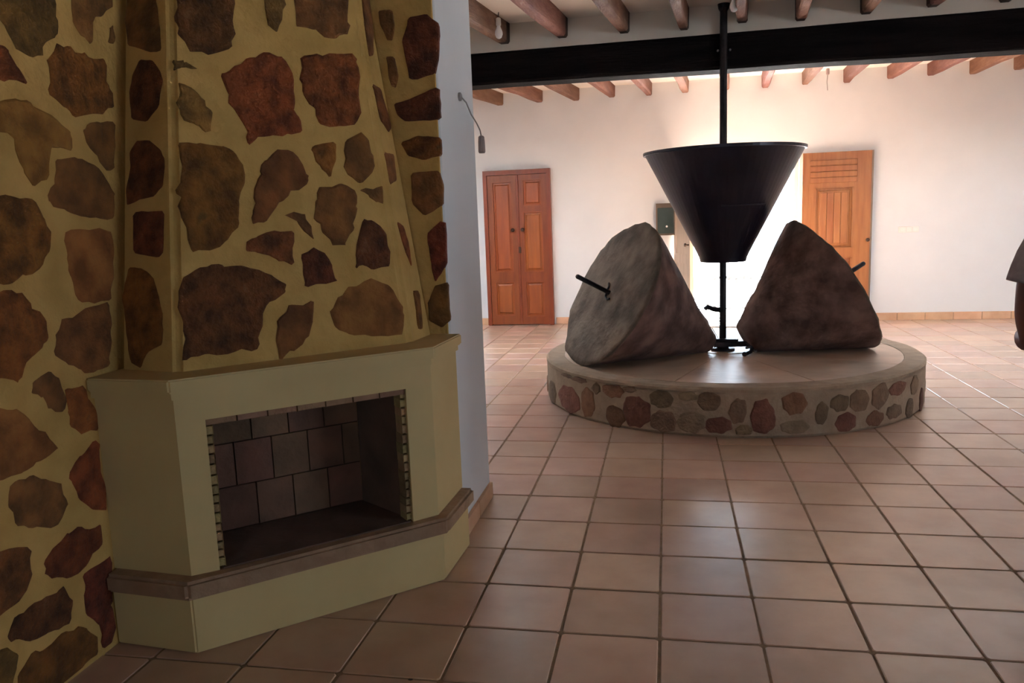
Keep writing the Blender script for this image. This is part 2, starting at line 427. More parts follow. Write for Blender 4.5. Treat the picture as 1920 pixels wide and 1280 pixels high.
for x in (-2.77, -2.285, -1.737, -1.216, -.718, -.222, .262, .775, 1.29, 1.791, 2.302, 2.83, 3.302, 3.797, 4.30, 4.81, 5.32, 5.83):
    timber(x, WY1 + .02, 7.08, zf, .158, .098, M['joist'], None)
for x in (-2.31, -1.82, -1.33, -.843, -.342, .152, .60, 1.04, 1.54, 2.02, 2.52, 3.02, 3.52, 4.02, 4.52, 5.02, 5.52, 6.02):
    timber(x, 6.90, 4.09 if x < -.7 else WY0, zn, .160, .090, M['near_joist'], M['joist_end'])
    if x < -.7 and x > -1.5: timber(x + .076 * (2.1 - 6.9), 2.1, WY0, zn, .160, .090, M['near_joist'], M['joist_end'])

# ---- main beam
bm = bmesh.new(); rings = []; n = 40
for k in range(n + 1):
    x = WX0 + .0 + (WX1 - WX0) * k / n
    zb = 2.668 - .0062 * (x + 1.6) + noise.noise(Vector((x * 1.3, 2, 0))) * .010
    zt = 2.933 + .0062 * (x + 1.6) + noise.noise(Vector((x * 1.1, 7, 0))) * .012
    yf = 6.882 + noise.noise(Vector((x, 4, 3))) * .008
    rings.append([bm.verts.new(c) for c in ((x, yf, zb + .02), (x, yf + .02, zb), (x, yf + .24, zb), (x, yf + .26, zb + .02),
                                            (x, yf + .26, zt - .02), (x, yf + .24, zt), (x, yf + .02, zt), (x, yf, zt - .02))])
for a, b in zip(rings, rings[1:]):
    for i in range(8): bm.faces.new((a[i], a[(i + 1) % 8], b[(i + 1) % 8], b[i]))
bm.faces.new(rings[0]); bm.faces.new(rings[-1][::-1])
beam = finish('main_beam', bm, M['beam'])
tag(beam, 'huge black rough-hewn timber beam crossing the whole room under the rafters', 'beam')

# ================================================================ STONE FACINGS
def plane_pt(P, u, v, n, a, b, h): return Vector(P) + Vector(u) * a + Vector(v) * b + Vector(n) * h

def stone_mesh(outline, to3d, lift=0.013, sink=-0.02, amp=0.006, seed=0.0, scale=1.0):
    """irregular stone face: outline resampled, rounded shoulder, bumpy front"""
    pts = [Vector((a, b)) for a, b in outline]
    n0 = len(pts); out = []
    for i in range(n0):                                   # cut the corners once, add wobble
        p, q = pts[i], pts[(i + 1) % n0]
        out += [p * (1 - f) + q * f for f in ((.1, .9) if (p - q).length < .03 else (.1, .5, .9) if (p - q).length < .09 else (.08, .3, .5, .7, .92))]
    wob = []
    for k, p in enumerate(out):
        d = noise.noise(Vector((p.x * 23, p.y * 23, seed))) * amp
        e = noise.noise(Vector((p.x * 23, p.y * 23, seed + 9))) * amp
        d += noise.noise(Vector((p.x * 75, p.y * 75, seed))) * amp * .45; e += noise.noise(Vector((p.x * 75, p.y * 75, seed + 4))) * amp * .45
        wob.append(Vector((p.x + d, p.y + e)))
    c = sum(wob, Vector((0, 0))) / len(wob)
    bm = bmesh.new(); rings = []
    size = max((p - c).length for p in wob)
    for f, h in ((1.0, sink), (1.0, lift * .35), (1 - min(.12, .010 / size * 1.2), lift * .85), (.62, lift)):
        ring = []
        for k, p in enumerate(wob):
            q = c + (p - c) * f
            hh = h + (noise.noise(Vector((q.x * 14, q.y * 14, seed + 3))) * lift * .5 if f < .99 else 0)
            ring.append(bm.verts.new(to3d(q.x, q.y, hh)))
        rings.append(ring)
    m = len(wob)
    for a, b in zip(rings, rings[1:]):
        for i in range(m): bm.faces.new((a[i], a[(i + 1) % m], b[(i + 1) % m], b[i]))
    cv = bm.verts.new(to3d(c.x, c.y, lift * 1.05))
    for i in range(m): bm.faces.new((rings[-1][i], rings[-1][(i + 1) % m], cv))
    bm.faces.new(rings[0][::-1])
    return bm

HOOD_BOT= [(-2.02, 2.58, 1.005), (-1.735, 2.51, 1.005), (-1.073, 3.174, 1.005), (-1.053, 3.42, 1.005)]
HOOD_TOP= [(-2.02, 2.967, 3.2), (-1.807, 2.915, 3.2), (-1.361, 3.361, 3.2), (-1.357, 3.42, 3.2)]
PLANES={
 'L':((-2.02, 0.0, 0.0),(1.0, 0.0, 0.0),(0.0, 1.0, 0.0),(0.0, 0.0, 1.0)),
 'HL':((-2.02, 2.58, 1.005),(-0.2351, -0.9572, 0.1688),(0.9711, -0.2385, 0.0),(0.0403, 0.1639, 0.9857)),
 'HF':((-1.735, 2.51, 1.005),(0.7, -0.6979, 0.1515),(0.706, 0.7082, 0.0),(-0.1073, 0.107, 0.9885)),
 'HR':((-1.073, 3.174, 1.005),(0.9873, -0.0808, 0.1366),(0.0816, 0.9967, 0.0001),(-0.1362, 0.0111, 0.9906)),
 'CW':((0.0, 3.42, 0.0),(-0.0, -1.0, -0.0),(1.0, 0.0, 0.0),(0.0, 0.0, 1.0)),
}
STONES=[
 ('L','b',[2.176,2.251,2.462,2.327,2.46,2.241,2.476,2.206,2.445,2.165,2.401,2.146,2.378,2.104,2.335,2.09,2.27,2.087,2.241,2.142,2.221,2.166,2.164,2.18]),
 ('L','r',[2.152,2.108,2.219,2.093,2.25,2.072,2.273,2.044,2.295,2.006,2.233,1.993,2.131,1.98]),
 ('L','b',[2.544,2.348,2.786,2.411,2.753,2.337,2.71,2.303,2.65,2.281,2.615,2.182,2.575,2.2,2.548,2.252]),
 ('L','b',[2.723,2.264,2.756,2.268,2.745,2.205,2.718,2.199]),
 ('L','r',[2.457,2.15,2.507,2.157,2.574,2.142,2.682,2.14,2.688,2.088,2.689,2.041,2.717,2.035,2.705,1.966,2.607,1.941,2.485,1.919,2.457,1.944,2.385,1.978,2.405,2.096]),
 ('L','o',[2.121,1.916,2.245,1.936,2.309,1.928,2.386,1.914,2.441,1.88,2.475,1.857,2.462,1.811,2.359,1.79,2.335,1.705,2.269,1.665,2.241,1.718,2.222,1.775,2.217,1.832,2.107,1.837]),
 ('L','g',[2.53,1.881,2.56,1.898,2.701,1.921,2.677,1.76,2.645,1.743,2.577,1.792,2.535,1.83]),
 ('L','g',[2.377,1.756,2.499,1.772,2.576,1.754,2.636,1.69,2.66,1.646,2.641,1.564,2.558,1.564,2.416,1.583,2.325,1.614,2.339,1.67,2.361,1.689]),
 ('L','r',[2.155,1.648,2.262,1.62,2.317,1.539,2.311,1.459,2.256,1.409,2.185,1.38,2.129,1.364,2.033,1.384,2.068,1.598]),
 ('L','o',[2.387,1.529,2.617,1.528,2.605,1.387,2.569,1.272,2.403,1.274,2.385,1.365,2.383,1.456]),
 ('L','r',[2.026,1.344,2.167,1.339,2.203,1.292,2.257,1.233,2.257,1.179,2.224,1.148,2.18,1.129,2.135,1.077,2.109,1.051,2.059,1.066,1.987,1.106]),
 ('L','g',[2.313,1.226,2.384,1.235,2.564,1.262,2.555,1.154,2.518,1.021,2.4,1.024,2.32,1.077,2.266,1.12,2.287,1.175]),
 ('L','b',[2.163,1.053,2.245,1.064,2.275,1.031,2.299,0.951,2.268,0.912,2.223,0.929,2.186,0.986,2.152,1.012]),
 ('L','r',[2.298,0.989,2.368,0.989,2.412,0.935,2.438,0.86,2.429,0.807,2.34,0.818,2.296,0.858,2.3,0.914]),
 ('L','o',[1.97,1.003,2.086,0.975,2.132,0.929,2.207,0.836,2.235,0.791,2.164,0.785,2.073,0.769,1.931,0.771]),
 ('L','r',[2.272,0.714,2.328,0.744,2.413,0.777,2.427,0.744,2.421,0.625,2.424,0.512,2.358,0.527,2.303,0.597,2.278,0.674]),
 ('L','b',[2.016,0.745,2.113,0.747,2.218,0.684,2.239,0.592,2.194,0.543,2.116,0.565,2.027,0.619,2.007,0.687]),
 ('L','r',[2.12,0.452,2.198,0.494,2.288,0.505,2.382,0.458,2.384,0.406,2.289,0.357,2.211,0.35,2.112,0.4]),
 ('L','m',[1.9,0.581,2.064,0.518,2.055,0.427,1.986,0.371,1.922,0.359,1.867,0.38]),
 ('L','m',[1.93,0.284,1.979,0.329,2.09,0.336,2.181,0.32,2.208,0.258,2.185,0.191,2.091,0.204,2.005,0.228]),
 ('L','m',[2.271,0.326,2.339,0.334,2.409,0.333,2.419,0.308,2.402,0.243,2.391,0.144,2.389,0.06,2.365,0.021,2.329,0.027,2.317,0.12,2.266,0.188,2.274,0.264]),
 ('L','r',[1.959,0.147,2.017,0.171,2.134,0.18,2.231,0.163,2.293,0.092,2.296,0.025,2.231,0.006,2.129,0.004,1.998,0.053,1.939,0.09]),
 ('L','b',[1.853,0.293,1.98,0.211,1.958,0.178,1.911,0.108,1.83,0.159]),
 ('HL','b',[-0.029,1.434,0.113,1.411,0.147,1.268,0.157,1.179,0.111,1.175,-0.018,1.22,-0.037,1.314]),
 ('HL','m',[0.016,1.106,0.048,1.159,0.112,1.149,0.155,1.11,0.171,1.069,0.156,0.973,0.095,0.923,0.019,0.935,-0.001,1.048]),
 ('HL','m',[0.011,0.816,0.043,0.853,0.113,0.854,0.169,0.811,0.192,0.774,0.194,0.676,0.15,0.648,0.04,0.624,0.006,0.616,-0.002,0.667,0.019,0.765]),
 ('HL','m',[0.042,0.588,0.202,0.587,0.203,0.441,0.182,0.418,0.049,0.434]),
 ('HL','r',[0.032,0.384,0.122,0.374,0.165,0.335,0.19,0.266,0.212,0.208,0.217,0.1,0.137,0.069,0.112,0.009,0.056,0.026,0.019,0.185,0.0,0.265]),
 ('HF','m',[0.167,1.398,0.382,1.425,0.362,1.261,0.337,1.198,0.265,1.167,0.19,1.175,0.169,1.232,0.159,1.299]),
 ('HF','b',[0.123,1.136,0.161,1.147,0.167,1.126,0.215,1.12,0.199,1.103,0.153,1.105,0.125,1.101]),
 ('HF','b',[0.143,1.053,0.182,1.036,0.214,0.999,0.232,0.95,0.229,0.88,0.208,0.869,0.174,0.903,0.139,0.917,0.125,0.955,0.132,1.014]),
 ('HF','r',[0.285,1.097,0.37,1.139,0.457,1.188,0.531,1.19,0.565,1.123,0.566,1.049,0.566,0.954,0.581,0.891,0.456,0.86,0.403,0.851,0.359,0.822,0.358,0.894,0.327,0.964,0.304,1.024]),
 ('HF','b',[0.49,1.44,0.58,1.452,0.563,1.323,0.53,1.268,0.509,1.297,0.49,1.357]),
 ('HF','b',[0.626,1.458,0.854,1.487,0.839,1.342,0.822,1.29,0.729,1.276,0.687,1.304,0.611,1.307]),
 ('HF','r',[0.617,1.191,0.697,1.204,0.848,1.217,0.854,1.089,0.825,0.928,0.702,0.906,0.652,0.926,0.644,0.979,0.61,1.02,0.598,1.094]),
 ('HF','r',[0.115,0.832,0.173,0.819,0.26,0.824,0.316,0.801,0.34,0.751,0.327,0.68,0.299,0.619,0.282,0.528,0.243,0.459,0.171,0.429,0.106,0.436,0.098,0.515,0.08,0.594,0.084,0.652,0.108,0.71]),
 ('HF','g',[0.347,0.567,0.372,0.69,0.413,0.772,0.482,0.818,0.543,0.795,0.588,0.72,0.572,0.689,0.501,0.636,0.443,0.596,0.383,0.535,0.341,0.526]),
 ('HF','r',[0.607,0.817,0.648,0.84,0.712,0.845,0.707,0.775,0.675,0.706,0.645,0.731,0.617,0.774]),
 ('HF','g',[0.765,0.86,0.839,0.888,0.865,0.866,0.873,0.755,0.842,0.699,0.789,0.688,0.749,0.71,0.741,0.776]),
 ('HF','g',[0.596,0.614,0.635,0.657,0.716,0.678,0.772,0.655,0.781,0.6,0.745,0.513,0.706,0.426,0.648,0.419,0.619,0.485,0.591,0.539]),
 ('HF','b',[0.459,0.559,0.545,0.566,0.566,0.508,0.566,0.459,0.536,0.499,0.494,0.538]),
 ('HF','m',[0.306,0.456,0.346,0.485,0.489,0.496,0.475,0.354,0.415,0.382,0.347,0.413,0.304,0.43]),
 ('HF','m',[0.513,0.404,0.571,0.429,0.612,0.399,0.637,0.343,0.65,0.277,0.506,0.267,0.51,0.33]),
 ('HF','m',[0.054,0.342,0.117,0.372,0.214,0.38,0.27,0.37,0.348,0.345,0.445,0.292,0.43,0.256,0.351,0.217,0.325,0.138,0.289,0.05,0.132,0.049,0.029,0.042,0.038,0.187]),
 ('HF','b',[0.795,0.655,0.895,0.677,0.892,0.602,0.86,0.598,0.827,0.625]),
 ('HF','m',[0.735,0.381,0.791,0.533,0.838,0.527,0.882,0.462,0.895,0.327,0.81,0.324,0.717,0.338]),
 ('HF','g',[0.371,-0.002,0.369,0.081,0.39,0.162,0.453,0.197,0.535,0.207,0.528,0.138,0.49,0.067,0.431,0.021]),
 ('HF','o',[0.604,0.173,0.683,0.253,0.804,0.283,0.873,0.249,0.914,0.189,0.922,0.12,0.906,0.042,0.772,0.047,0.657,0.064,0.606,0.108]),
 ('HR','b',[0.16,1.501,0.24,1.522,0.207,1.335,0.159,1.225,0.114,1.216,0.131,1.363]),
 ('HR','r',[0.099,1.096,0.17,1.091,0.19,1.015,0.211,0.925,0.174,0.902,0.108,0.948]),
 ('HR','b',[0.09,0.812,0.187,0.808,0.168,0.69,0.089,0.676]),
 ('HR','r',[0.09,0.516,0.153,0.492,0.168,0.386,0.159,0.315,0.111,0.389]),
 ('HR','r',[0.123,0.211,0.181,0.206,0.152,0.041,0.1,0.048]),
 ('CW','b',[-1.219,2.419,-1.154,2.418,-1.142,2.347,-1.162,2.294,-1.186,2.295,-1.209,2.353]),
 ('CW','b',[-1.193,2.229,-1.154,2.22,-1.139,2.147,-1.155,2.092,-1.181,2.105,-1.189,2.173]),
 ('CW','m',[-1.084,2.375,-1.0,2.39,-0.953,2.343,-0.956,2.201,-0.978,2.136,-1.088,2.121,-1.106,2.212,-1.114,2.29]),
 ('CW','m',[-1.167,2.025,-1.092,2.043,-0.962,2.086,-0.962,1.945,-1.122,1.948,-1.162,1.98]),
 ('CW','r',[-1.148,1.858,-1.077,1.884,-0.966,1.871,-0.968,1.793,-1.046,1.779,-1.119,1.801]),
 ('CW','b',[-1.106,1.724,-0.976,1.734,-0.968,1.66,-0.974,1.579,-1.06,1.536,-1.114,1.597]),
 ('CW','m',[-1.053,1.453,-0.988,1.51,-0.964,1.497,-0.965,1.332,-0.987,1.285,-1.027,1.238,-1.039,1.334]),
 ('CW','g',[-1.065,1.142,-1.028,1.226,-0.965,1.237,-0.966,1.068,-1.001,1.032,-1.064,1.069]),
 ('HF','r',[0.218,1.621,0.398,1.672,0.391,1.468,0.186,1.45]),
 ('HF','g',[0.483,1.708,0.679,1.742,0.671,1.517,0.476,1.489]),
 ('HF','b',[0.733,1.73,0.86,1.741,0.857,1.543,0.716,1.523]),
 ('L','r',[2.202,2.411,2.426,2.5,2.45,2.365,2.181,2.283]),
 ('L','g',[2.522,2.514,2.744,2.595,2.763,2.452,2.525,2.386]),
 ('CW','b',[-1.218,2.722,-0.982,2.709,-0.966,2.484,-1.185,2.493]),
]
PSTONES=[
 (-2.773,0.101,0.239,0.184,'b'),
 (-2.530,0.117,0.302,0.188,'r'),
 (-2.358,0.133,0.152,0.206,'r'),
 (-2.544,0.297,0.165,0.051,'b'),
 (-2.429,0.292,0.171,0.058,'b'),
 (-2.291,0.258,0.079,0.073,'b'),
 (-2.182,0.265,0.177,0.102,'o'),
 (-2.175,0.077,0.156,0.175,'r'),
 (-2.049,0.135,0.214,0.217,'r'),
 (-2.088,0.290,0.089,0.046,'b'),
 (-1.926,0.246,0.155,0.113,'b'),
 (-1.917,0.088,0.178,0.144,'b'),
 (-1.803,0.282,0.123,0.089,'g'),
 (-1.791,0.104,0.174,0.150,'g'),
 (-1.709,0.252,0.147,0.132,'b'),
 (-1.667,0.088,0.160,0.118,'o'),
 (-1.585,0.198,0.110,0.161,'b'),
 (-1.480,0.147,0.152,0.219,'r'),
 (-1.342,0.239,0.158,0.174,'r'),
 (-1.219,0.155,0.085,0.146,'b'),
 (-1.340,0.075,0.166,0.088,'g'),
 (-1.128,0.216,0.132,0.110,'b'),
 (-1.098,0.076,0.145,0.126,'r'),
 (-1.028,0.219,0.155,0.148,'b'),
 (-0.898,0.224,0.142,0.165,'b'),
 (-0.766,0.248,0.180,0.092,'m'),
 (-0.795,0.087,0.171,0.100,'b'),
 (-0.645,0.074,0.113,0.135,'b'),
 (-0.595,0.228,0.132,0.135,'b'),
 (-0.464,0.087,0.121,0.185,'r'),
 (-1.560,0.059,0.103,0.074,'b'),
 (-0.928,0.069,0.157,0.098,'r'),
]


# ---- fireplace
fire = thing('fireplace', (-1.45, 2.9, 0), 'cream corner fireplace with raised stone hearth and tapering stone chimney breast', 'fireplace')
PB = Vector((-1.675, 2.37)); PC = Vector((-.937, 3.05)); PA = Vector((-2.02, 2.402)); PD = Vector((-.921, 3.42)); CORNER = (-2.02, 3.42)
fn = Vector((.6777, -.7354)); fu = Vector((.7354, .6777))            # outward normal and direction of the front

def foot(off):
    """plan of the fireplace, front faces moved outwards by off"""
    b = PB + fn * off + Vector((-fu.x, -fu.y)) * off * .45; c = PC + fn * off + fu * off * .45
    return [(PA.x, PA.y - off), (b.x, b.y), (c.x, c.y), (PD.x + off, 3.42), CORNER]
bm = prism(bmesh.new(), foot(0), 0.0, 0.214)
bmesh.ops.bevel(bm, geom=[e for e in bm.edges], offset=.006, segments=2, affect='EDGES')
finish('hearth_plinth', bm, M['paint'], fire)
bm = prism(bmesh.new(), foot(.032), 0.214, 0.284)
bmesh.ops.bevel(bm, geom=[e for e in bm.edges], offset=.012, segments=2, affect='EDGES')
slabo = finish('hearth_slab', bm, M['hearth'], fire, smooth=False)
slabo['label'] = 'rough pinkish stone hearth slab'

o3 = foot(-.028)
S0, S1, S2, S3 = [Vector(p) for p in o3[:4]]
S2 = Vector((-.957, 3.066)); S3 = Vector((-.945, 3.42))
OL = Vector((-1.607, 2.458)); OR = Vector((-1.040, 2.981))
inn = Vector((-.6777, .7354))
def fr_pt(p, d): q = Vector(p) + inn * d; return (q.x, q.y)
WT = .06
bm = bmesh.new()
prism(bm, [S0, S1, OL, fr_pt(OL, WT), fr_pt(S1 + fu * .02, WT), (S0.x, S0.y + WT)], .284, .932)
finish('left_pier', bm, M['paint'], fire)
bm = bmesh.new()
prism(bm, [OR, S2, S3, (S3.x - WT, 3.42), fr_pt(S2 - fu * .02, WT), fr_pt(OR, WT)], .284, .932)
finish('right_pier', bm, M['paint'], fire)
bm = bmesh.new()
prism(bm, [OL, OR, fr_pt(OR, WT), fr_pt(OL, WT)], .846, .932)
finish('lintel_panel', bm, M['paint'], fire)
bm = prism(bmesh.new(), foot(-.012), .932, .958)
finish('cornice', bm, M['paint'], fire)
bm = prism(bmesh.new(), foot(.006), .958, 1.006)
bmesh.ops.bevel(bm, geom=[e for e in bm.edges], offset=.006, segments=2, affect='EDGES')
finish('mantel_shelf', bm, M['paint'], fire)

# firebox behind the opening
def P3(p, d, z): q = Vector(p) + inn * d; return Vector((q.x, q.y, z))
DEPTH = .36; spl = .07
L0 = OL + fu * .012; R0 = OR - fu * .012; L1 = OL + fu * (.012 + spl); R1 = OR - fu * (.012 + spl)
def quad_box(bm, a, b, d0, d1, z0, z1):
    """upright panel from plan point a to b (plan coords), z0..z1, thin"""
    a = Vector(a); b = Vector(b); t = (b - a).normalized(); nn = Vector((-t.y, t.x)) * .02
    prism(bm, [a, b, b + nn, a + nn], z0, z1)
La, Lb = Vector(fr_pt(L0, WT)), Vector(fr_pt(L1, DEPTH)); Ra, Rb = Vector(fr_pt(R0, WT)), Vector(fr_pt(R1, DEPTH))
bm = bmesh.new(); prism(bm, [fr_pt(L0, .0), La, Lb, Rb, Ra, fr_pt(R0, .0)], .2845, .290)
finish('firebox_floor', bm, M['soot'], fire)
bm = bmesh.new(); prism(bm, [La, Lb, Rb, Ra], .835, .86); finish('firebox_top', bm, M['soot'], fire)
back = finish('firebox_back', prism(bmesh.new(), [Lb - inn * -.016, Rb - inn * -.016, Rb + inn * .05, Lb + inn * .05], .285, .86), M['soot'], fire)
cols = 4; rows = 3; RH = .182; Wd = (Rb - Lb).length
for r in range(rows):
    for c in range(cols):
        a0 = Wd * (c + (.5 if r % 2 else 0)) / cols; a1 = min(a0 + Wd / cols, Wd)
        if r % 2 and c == 0:
            bm = bmesh.new(); q = (Lb + Lb + fu * (Wd * .5 / cols)) / 2
            obox(bm, (q.x + inn.x * .008, q.y + inn.y * .008, .29 + (r + .5) * RH), (fu.x, fu.y, 0), (0, 0, 1), (inn.x, inn.y, 0), Wd * .5 / cols - .004, RH - .004, .018, .002)
            finish('firebrick', bm, M['firebrick'], back)
        if a1 - a0 < .02: continue
        q = Lb + fu * ((a0 + a1) / 2)
        bm = bmesh.new()
        obox(bm, (q.x + inn.x * .008, q.y + inn.y * .008, .29 + (r + .5) * RH), (fu.x, fu.y, 0), (0, 0, 1), (inn.x, inn.y, 0), a1 - a0 - .004, RH - .004, .018 + random.uniform(-.002, .003), .002)
        finish('firebrick', bm, M['firebrick'], back)
for nm, a, b in (('firebox_side', La, Lb), ('firebox_side', Rb, Ra)):
    bm = bmesh.new(); quad_box(bm, a, b, 0, 0, .285, .86); finish(nm, bm, M['soot'], fire)
# ragged little bricks lining the jambs, brown bricks under the lintel
for s, base in ((1, OL), (-1, OR)):
    z = .288
    while z < .815:
        h = random.uniform(.030, .042); q = Vector(base) + fu * s * .010 + inn * (WT / 2 + .012)
        bm = bmesh.new()
        obox(bm, (q.x, q.y, z + h / 2), (fu.x, fu.y, 0), (0, 0, 1), (inn.x, inn.y, 0), .024 + random.uniform(-.003, .006), h - .006, WT, .003)
        finish('brick', bm, M['lip'], fire); z += h
Lw = (OR - OL).length
for k in range(7):
    q = OL + fu * (Lw * (k + .5) / 7) + inn * (WT / 2 + .010)
    bm = bmesh.new(); obox(bm, (q.x, q.y, .834), (fu.x, fu.y, 0), (0, 0, 1), (inn.x, inn.y, 0), Lw / 7 - .004, .024, WT, .002)
    finish('lintel_brick', bm, M['lintel'], fire)

# chimney breast with its stones
def lerp(a, b, t): return tuple(a[i] + (b[i] - a[i]) * t for i in range(3))
tt = (2.985 - 1.005) / (3.2 - 1.005)
HT = [lerp(a, b, tt) for a, b in zip(HOOD_BOT, HOOD_TOP)]
bm = bmesh.new()
lo = [bm.verts.new(p) for p in HOOD_BOT] + [bm.verts.new((-2.02, 3.42, 1.005))]
hi = [bm.verts.new(p) for p in HT] + [bm.verts.new((-2.02, 3.42, 2.985))]
bm.faces.new(lo[::-1]); bm.faces.new(hi)
for i in range(5): bm.faces.new((lo[i], lo[(i + 1) % 5], hi[(i + 1) % 5], hi[i]))
bmesh.ops.bevel(bm, geom=[e for e in bm.edges if abs((e.verts[0].co - e.verts[1].co).z) > .5], offset=.022, segments=3, affect='EDGES')
hood = finish('chimney_breast', bm, M['mortar'], fire)
hood['label'] = 'tapering chimney breast faced with rubble stones in yellow mortar'
owner = {'L': wall_left, 'CW': wall_part, 'HL': hood, 'HF': hood, 'HR': hood}
for k, (pl, c, co) in enumerate(STONES):
    P, n_, u_, v_ = PLANES[pl]
    pts = [(co[i], co[i + 1]) for i in range(0, len(co), 2)]
    if pl == 'L': pts = [(a, max(b, .012)) for a, b in pts]
    bm = stone_mesh(pts, lambda a, b, h, P=P, n_=n_, u_=u_, v_=v_: plane_pt(P, u_, v_, n_, a, b, h), lift=random.uniform(.004, .008), seed=k * 1.7,
                    amp=.016 if pl in ('L', 'HF') else .006)
    finish('stone', bm, M['stone_' + c], owner[pl], smooth=False)
# more rubble on the same wall towards the viewer, outside the picture
for r in range(7):
    for c in range(4):
        ua = 1.72 - c * .42 - random.uniform(0, .06); va = .18 + r * .40 + (c % 2) * .16
        pts = [(ua + math.cos(a) * .16 * random.uniform(.8, 1.15), va + math.sin(a) * .15 * random.uniform(.8, 1.15)) for a in [2 * PI * q / 7 for q in range(7)]]
        P, n_, u_, v_ = PLANES['L']
        finish('stone', stone_mesh(pts, lambda a, b, h: plane_pt(P, u_, v_, n_, a, b, h), seed=r * 9 + c, amp=.012), M['stone_' + random.choice('rrbmgo')], wall_left)

# ================================================================ MILL
plat = thing('mill_platform', (CX, CY, 0), 'low round platform of rubble stones in mortar carrying the old olive mill', 'platform')
bm = lathe(bmesh.new(), [(CR - .015, 0), (CR, .02), (CR, CH - .045), (CR - .012, CH - .02)], (CX, CY, 0), seg=96)
finish('masonry_drum', bm, M['pst_mortar'], plat, smooth=False)
bm = lathe(bmesh.new(), [(CR - .15, CH - .03), (CR + .004, CH - .03), (CR + .006, CH - .012), (CR - .012, CH + .002), (CR - .15, CH + .001)], (CX, CY, 0), seg=96, closed=True, jitter=.006)
finish('mortar_rim', bm, M['pst_mortar'], plat)
a0 = .2
NS = 9
for k in range(NS):
    t0 = a0 + 2 * PI * k / NS + .004; t1 = a0 + 2 * PI * (k + 1) / NS - .004
    bm = bmesh.new(); m = 8; r0, r1 = .20, CR - .152
    pts = [(CX + math.cos(t0 + (t1 - t0) * i / m) * r1, CY + math.sin(t0 + (t1 - t0) * i / m) * r1) for i in range(m + 1)]
    pts += [(CX + math.cos(t1 - (t1 - t0) * i / 2) * r0, CY + math.sin(t1 - (t1 - t0) * i / 2) * r0) for i in range(3)]
    prism(bm, pts, CH - .03, CH + .001 * random.uniform(-1, 1))
    finish('slab', bm, M['slab'], plat)
bm = lathe(bmesh.new(), [(.198, CH - .03), (.198, CH + .004), (.18, CH + .006)], (CX, CY, 0), seg=24)
finish('centre_stone', bm, M['slab'], plat)
def cyl3(a, b, h): r = CR + h; return Vector((CX + math.cos(a / CR) * r, CY + math.sin(a / CR) * r, b))
lst = list(PSTONES)
t = -.15
while t < 2 * PI - 2.95:                                   # the far side of the drum, turned away from the camera
    wv = random.uniform(.12, .26); lst.append((t, random.choice((.10, .16, .22)), wv, random.uniform(.1, .2), random.choice('rbbg'))); t += wv / CR + .05
for k, (th, z, wv, hv, c) in enumerate(lst):
    hv = min(hv, 2 * (z - .006), 2 * (CH - .035 - z)); nn = 7
    if hv < .02: continue
    ph = random.random() * 6
    pts = [(th * CR + math.cos(ph + 2 * PI * q / nn) * wv * .62 * random.uniform(.84, 1.1), z + math.sin(ph + 2 * PI * q / nn) * hv * .60 * random.uniform(.84, 1.08)) for q in range(nn)]
    c = {'o': 'r', 'm': 'r'}.get(c, c)
    finish('stone', stone_mesh(pts, cyl3, lift=.008, sink=-.02, amp=.009, seed=k * 2.3), M['pst_' + c], plat)

